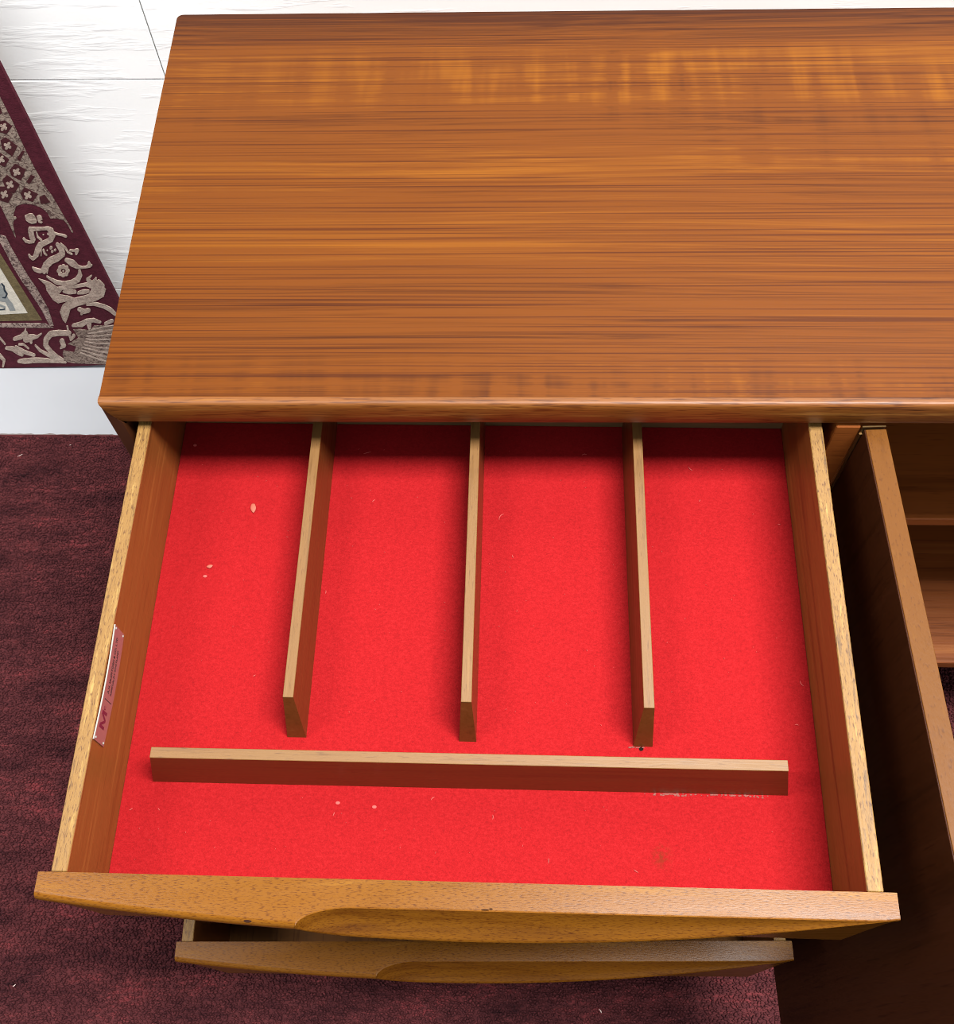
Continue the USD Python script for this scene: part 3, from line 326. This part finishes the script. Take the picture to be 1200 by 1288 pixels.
# ------------------------------------------------------------------ drawers
def drawer_front(L, H, s0, thick=.0165, bow_=.0165, base=.0137):
    """bow-fronted solid drawer front with a finger-grip scoop cut from its upper edge from s0 to the right end"""
    c0 = L * .51
    def bow(u): return thick + bow_ * max(0, 1 - ((u - c0) / (c0 if u < c0 else L - c0)) ** 2)
    us = list(np.linspace(0, s0, 28)) + list(s0 + .06 * np.linspace(0.0005, 1, 34) ** 1.6) + list(np.linspace(s0 + .066, L, 36))
    secs = []
    for i, u in enumerate(us):
        bw = bow(u); t = np.clip((u - s0) / .036, 0, 1)
        if i < 28:
            ys, zl, sag = bw - .0055, .0062, -.0018
        else:
            q = math.sqrt(max(0, 1 - (1 - t) ** 2)); ys = bw + (.0176 - bw) * q; ys = min(ys, bw - .0004)
            zl = max(.0012 + .006 * (1 - t), 1.75 * (bw - ys)); sag = .0016 * t * min(1, (bw - ys) / .01)
        ring = [(u, 0, 0), (u, -ys * .5, 0), (u, -ys + .0014, 0)]
        if i < 28: ring += [(u, -ys + .0007, 0)]
        else: ring += [(u, -ys + .0006, -.0002)]
        for s in np.linspace(0, 1, 11):
            y = -ys + (-bw + ys) * s; z = -zl * s; k = 4 * s * (1 - s) * sag
            ring.append((u, y + k * .7, z - k))
        ring += [(u, -bw + .0006, -zl - .002)]
        for s in np.linspace(.15, 1, 7):
            bs = .0085 + .004 * u / L
            ring.append((u, -(bw - .0008 + (bs - bw + .0008) * s ** .75), -zl - .003 - (H - zl - .003) * s))
        ring += [(u, 0, -H)]
        secs.append(ring)
    return rings(secs)

def drawer(loc, rot, L, H, s0, xin, back, depth, zf, label, lined):
    """drawer box in its own space: origin at the inner left end of the front's top edge, x along the front, y backwards"""
    xa, xb, xc, xd = xin
    body = join(cbox(xb - .0005, xc + .0005, back, back + .010, -depth, -.012, .0004))
    d = obj('drawer', body, BACK_PALE, SB, label=label)
    place(d, (loc[0], loc[1], T + loc[2]), rot)
    D_ = lambda name, m, mt, smooth=False, **kw: obj(name, m, mt, d, smooth, **kw)
    D_('drawer_front', drawer_front(L, H, s0), FRONT, 28, label='bowed solid front with a scooped finger grip')
    for a, c_ in ((xa, xb), (xc, xd)):
        D_('drawer_side', cbox(a, c_, .0003, back + .010, -depth, -.0012, .0003), DRAWER_SIDE)
        D_('side_top_edge', cbox(a, c_, .0003, back + .010, -.0011, .0, .0005), RAW_EDGE, label='pale raw top edge of the drawer side')
    D_('drawer_bottom', cbox(xb - .0003, xc + .0003, .0003, back + .0002, zf - .006, zf - .0013, .0003), DRAWER_BASE)
    if lined:
        D_('felt_lining', cbox(xb + .0001, xc - .0001, .0006, back - .0002, zf - .0012, zf, .0003), FELT, label='bright red felt lining the drawer bottom')
    return d, D_
L1 = .548; ZF = -.078
d1, D1 = drawer((.0095, -.3348, -.034), -.0095, L1, .141, .170, (.0083, .0185, .5297, .5400), .389, .096, ZF, 'upper drawer pulled out, lined with red felt', True)
# wedge-section dividers with sloping front ends, and the cross divider in front of them
def wedge(cx, w0, w1, y_top, y_bot, y_back, z0, z1):
    return hull([(cx + s * w1 / 2, y_bot, z0) for s in (-1, 1)] + [(cx + s * w0 / 2, y_top, z1) for s in (-1, 1)] + [(cx + s * w1 / 2, y_back, z0) for s in (-1, 1)] + [(cx + s * w0 / 2, y_back, z1) for s in (-1, 1)])
zt = -.030
for cx, dy, w in ((.1434, 0, .0142), (.2717, -.001, .0128), (.4017, -.0028, .0142)):
    t_ = (zt - .0008 - ZF) / (zt - ZF)
    dv = D1('divider', wedge(cx, .0076, w, .1292 + dy, .1132 + dy * .6, .3886, ZF + .0001, zt - .0008), DIVIDER)
    D1('divider_edge', cbox(cx - .0038, cx + .0038, .1290 + dy, .3886, zt - .0009, zt, .0003), DIVIDER_TOP, label='pale top edge of a divider')
y0, y1 = .0833, .0908
D1('cross_divider', hull([(.0402, .0777, ZF + .0001), (.5048, .0777, ZF + .0001), (.0402, .0964, ZF + .0001), (.5048, .0964, ZF + .0001)] + [(x, y, zt - .0008) for x in (.0505, .4953) for y in (y0, y1)]), CROSSBAR)
D1('cross_divider_edge', cbox(.0503, .4955, y0 - .0001, y1 + .0001, zt - .0009, zt, .0003), CROSSBAR_TOP, label='pale top edge of the cross divider')
# residue of old glue in front of the cross divider and the screw hole by the third divider
gl = np.random.default_rng(3); bits = []
for k in range(90):
    a = (.424 if k % 2 else .468) + gl.normal(0, .009); y = .0772 - abs(gl.normal(0, .0006))
    s = gl.uniform(.0002, .0007); q = trimesh.creation.icosphere(subdivisions=0, radius=1); q.apply_scale((s * 1.8, s, s * .6)); q.apply_translation((a, y, ZF + .0002)); bits.append(q)
for k in range(24):
    q = trimesh.creation.icosphere(subdivisions=0, radius=1); s = gl.uniform(.0002, .0006); q.apply_scale((s * 1.8, s, s)); q.apply_translation((.3965 + gl.uniform(-.005, .006), .1112 - gl.uniform(0, .0008), ZF + .0002)); bits.append(q)
D1('glue_residue', join(*bits), plain('old_glue', lin(112, 56, 48), .8), kind='stuff')
hole = trimesh.creation.cylinder(radius=.0016, height=.0004, sections=14); hole.apply_translation((.4003, .1098, ZF + .0002)); D1('screw_hole', hole, DARK)
# maker's label pinned to the left side
LAB = plain('label_metal', lin(132, 80, 76), .4, metallic=.1); LABEDGE = plain('label_edge', lin(132, 128, 120), .5); MAR = plain('label_print_maroon', lin(92, 8, 34), .6); INKP = plain('label_print_dark', lin(14, 4, 7), .6)
ly0, ly1, lz0, lz1 = .0880, .1715, -.0222, -.0018
secs = []
for t in np.linspace(0, 1, 14):
    y = ly0 + (ly1 - ly0) * t; o = .0185 + .0004 + .0010 * math.sin(math.pi * t)
    secs.append([(o, y, lz0), (o + .0006, y, lz0), (o + .0006, y, lz1), (o, y, lz1)])
D1('maker_label', rings(secs), LAB, label='pinkish metal label with dark lettering')
secs = [[(q[0][0] - .0001, q[0][1], lz1), (q[1][0] + .0002, q[1][1], lz1), (q[1][0] + .0002, q[1][1], lz1 + .0007), (q[0][0] - .0001, q[0][1], lz1 + .0007)] for q in secs]
D1('label_rim', rings(secs), LABEDGE)
def onlabel(m, y, z):                                            # text x -> drawer y, text y -> drawer z, depth -> x
    v = m.vertices.copy(); yy = y + v[:, 0]; t = np.clip((yy - ly0) / (ly1 - ly0), 0, 1)
    m.vertices = np.stack([.0185 + .0010 + .0010 * np.sin(np.pi * t) + v[:, 2], yy, z + v[:, 1]], 1); return m
tm = lambda s, h, bold=False: meshkit.text_mesh(s, h, .00012, bold)
M_ = tm('M', .0092, True); M_.apply_scale((1.25, 1, 1)); D1('label_emblem', onlabel(M_, ly0 + .0085, -.0148), MAR)
c_ = tm('c', .0042, True); D1('label_emblem', onlabel(c_, ly0 + .0222, -.0105), MAR)
D1('label_rule', onlabel(trimesh.creation.box((.0006, .0135, .00012)), ly0 + .0298, -.0122), INKP)
def fit(s, w, h):
    m = tm(s, h, True); m.apply_scale((w / np.ptp(m.vertices[:, 0]), 1, 1)); return m
D1('label_lettering', onlabel(fit('A.H. McINTOSH & CO. LTD', .0415, .0030), ly0 + .0345, -.0105), INKP)
D1('label_lettering', onlabel(fit('KIRKCALDY SCOTLAND', .0335, .0024), ly0 + .0345, -.0158), INKP)
for y in (ly0 + .002, ly1 - .002):
    for z in (lz0 + .0022, lz1 - .0022):
        q = trimesh.creation.icosphere(subdivisions=2, radius=.0009); q.apply_scale((.7, 1, 1)); q.apply_translation((.0196, y, z)); D1('label_pin', q, LABEDGE, True)
SCUFF = plain('scuff', lin(40, 22, 14), .9, specular_ior_level=.05)
for x, y, z, a, b_ in ((.1397, -.0262, -.0009, .0030, .0016), (.2893, -.0166, -.0002, .0026, .0005), (.2930, -.0160, -.0001, .0012, .0005)):
    q = trimesh.creation.icosphere(subdivisions=2, radius=1); q.apply_scale((a, b_, .0005)); q.apply_translation((x, y, z)); D1('scuff', q, SCUFF, True, label='small dark scuff on the drawer front')
# the middle drawer is shut, the lowest one is pulled out like the first
dm = obj('drawer', cbox(.02, .555, .02, .38, -.16, -.02), INSIDE, SB, label='middle drawer pushed shut'); place(dm, (.0, .012, T - .183), 0)
q = drawer_front(.545, .178, .170); q.apply_translation((.0155, 0, .003)); obj('drawer_front', q, FRONT, dm, 28)
d3, D3 = drawer((.0115, -.3416, -.367), .017, .5556, .216, .183, (.0045, .0150, .5400, .5505), .384, .17, -.14, 'lowest drawer pulled out under the first', False)

# ------------------------------------------------------------------ crumbs and lint
def drawer_pt(x, y, z=ZF):
    c, s = math.cos(-.0095), math.sin(-.0095); return np.array([.0095 + c * x - s * y, -.3348 + s * x + c * y, T - .034 + z])
CHIP = plain('wood_chip', lin(150, 72, 54), .7)
def chip(label, loc, length, width, rot):
    c_ = trimesh.creation.icosphere(subdivisions=2, radius=1); v = c_.vertices
    v = v * np.array([width / 2, length / 2, .0008]) * (1 + .25 * (meshkit.noise(v * 2.1 + loc[0] * 50, 3)[:, None] - .5)); v[:, 0] *= 1 - .45 * np.clip(-v[:, 1] / length * 2, 0, 1)
    v[:, 2] -= v[:, 2].min(); o = obj('crumb', trimesh.Trimesh(v, c_.faces), CHIP, '/World', True, label=label, cat='crumb', group=None)
    place(o, (loc[0], loc[1], T - .1119), rot)
chip('tapered pale crumb on the red felt left of the first divider', (.0999, -.0302), .0088, .0046, .15)
chip('short oval pale crumb on red felt by the left drawer side', (.0702, -.0833), .0032, .0052, .25)
lr = np.random.default_rng(11)
WHERE = ['in front of the cross divider', 'between the left side and first divider', 'between the first and second dividers', 'between the second and third dividers', 'between the third divider and right side']
heaps = [[] for _ in WHERE]
def heap(x, y): return heaps[0 if y < .1 else 1 + (x > .1434) + (x > .2717) + (x > .4017)]
def fibre(p, length, a, bend, r_=.00028):
    t = np.linspace(0, 1, 6); ph = a + bend * (t - .5)
    pts = np.cumsum(np.stack([np.cos(ph), np.sin(ph), 0 * t], 1) * length / 6, 0); pts += p - pts.mean(0); pts[:, 2] = p[2] + .0004 + .0004 * np.sin(t * 3)
    secs = []
    for i in range(6):
        d = np.array([-math.sin(ph[i]), math.cos(ph[i]), 0]); w = r_ * (1 - .6 * abs(2 * t[i] - 1))
        secs.append([pts[i] + d * w * math.cos(q) + np.array([0, 0, w * math.sin(q)]) for q in np.arange(4) * math.pi / 2])
    v = np.array(secs).reshape(-1, 3); f = [(i * 4 + j, i * 4 + (j + 1) % 4, (i + 1) * 4 + (j + 1) % 4) for i in range(5) for j in range(4)] + [(i * 4 + j, (i + 1) * 4 + (j + 1) % 4, (i + 1) * 4 + j) for i in range(5) for j in range(4)]
    return trimesh.Trimesh(v, f, process=False)
LINT = [(.4503, .3482, 7, 2.4), (.1784, .36, 9, .3), (.187, .3143, 4, .8), (.2929, .3011, 10, 1.1), (.3032, .2652, 4, 2), (.5193, .2972, 3, 0), (.5232, .1625, 7, 2.2), (.5164, .1303, 4, 0), (.2916, .0575, 5, 1.4), (.3318, .0278, 5, 1.5), (.3933, .0222, 5, 2.6),
        (.0477, .0577, 3, 2.3), (.0272, .0572, 4, .5), (.2474, .0700, 5, .8), (.3623, .3608, 6, .2), (.4563, .3182, 3, 1), (.1546, .2314, 4, 1.5), (.1762, .0571, 4, 1.2), (.1056, .1608, 3, .4)]
for x, y, l_, a in LINT: heap(x, y).append(fibre(drawer_pt(x, y), l_ * .00085, a, lr.uniform(-1.6, 1.6), .00035))
for k in range(170):
    x, y = lr.uniform(.03, .52), lr.uniform(.02, .37)
    if .07 < y < .116 or (y > .1 and min(abs(x - q) for q in (.1434, .2717, .4017)) < .012): continue
    heap(x, y).append(fibre(drawer_pt(x, y), lr.uniform(.0006, .0018), lr.uniform(0, 6.3), lr.uniform(-1, 1), lr.uniform(.00012, .00026)))
for x, y in ((.1784, .0652), (.2053, .0629), (.0556, .2436), (.0298, .3657)):
    q = trimesh.creation.icosphere(subdivisions=1, radius=1); q.apply_scale((.0017, .0012, .0004)); q.apply_translation(drawer_pt(x, y) + (0, 0, .0004)); heap(x, y).append(q)
LINTM = plain('lint_fibre', lin(176, 72, 66), .9)
for w_, h_ in zip(WHERE, heaps): obj('lint', join(*h_), LINTM, label='pale lint flecks on the red felt ' + w_, cat='lint', kind='stuff')
bits = [fibre(np.array([-.4615, .4176, .005]), .010, .5, .5, .0005), fibre(np.array([-.3849, .4367, .005]), .003, .2, .2, .0006), fibre(np.array([.4261, -.3685, .005]), .006, 2.0, .9, .0007), fibre(np.array([-.3088, -.3517, .005]), .005, .6, .9, .0006)]
obj('lint', join(*bits), plain('carpet_lint', lin(206, 186, 176), .9), label='few pale straw bits lying on the maroon carpet', cat='lint', kind='stuff')
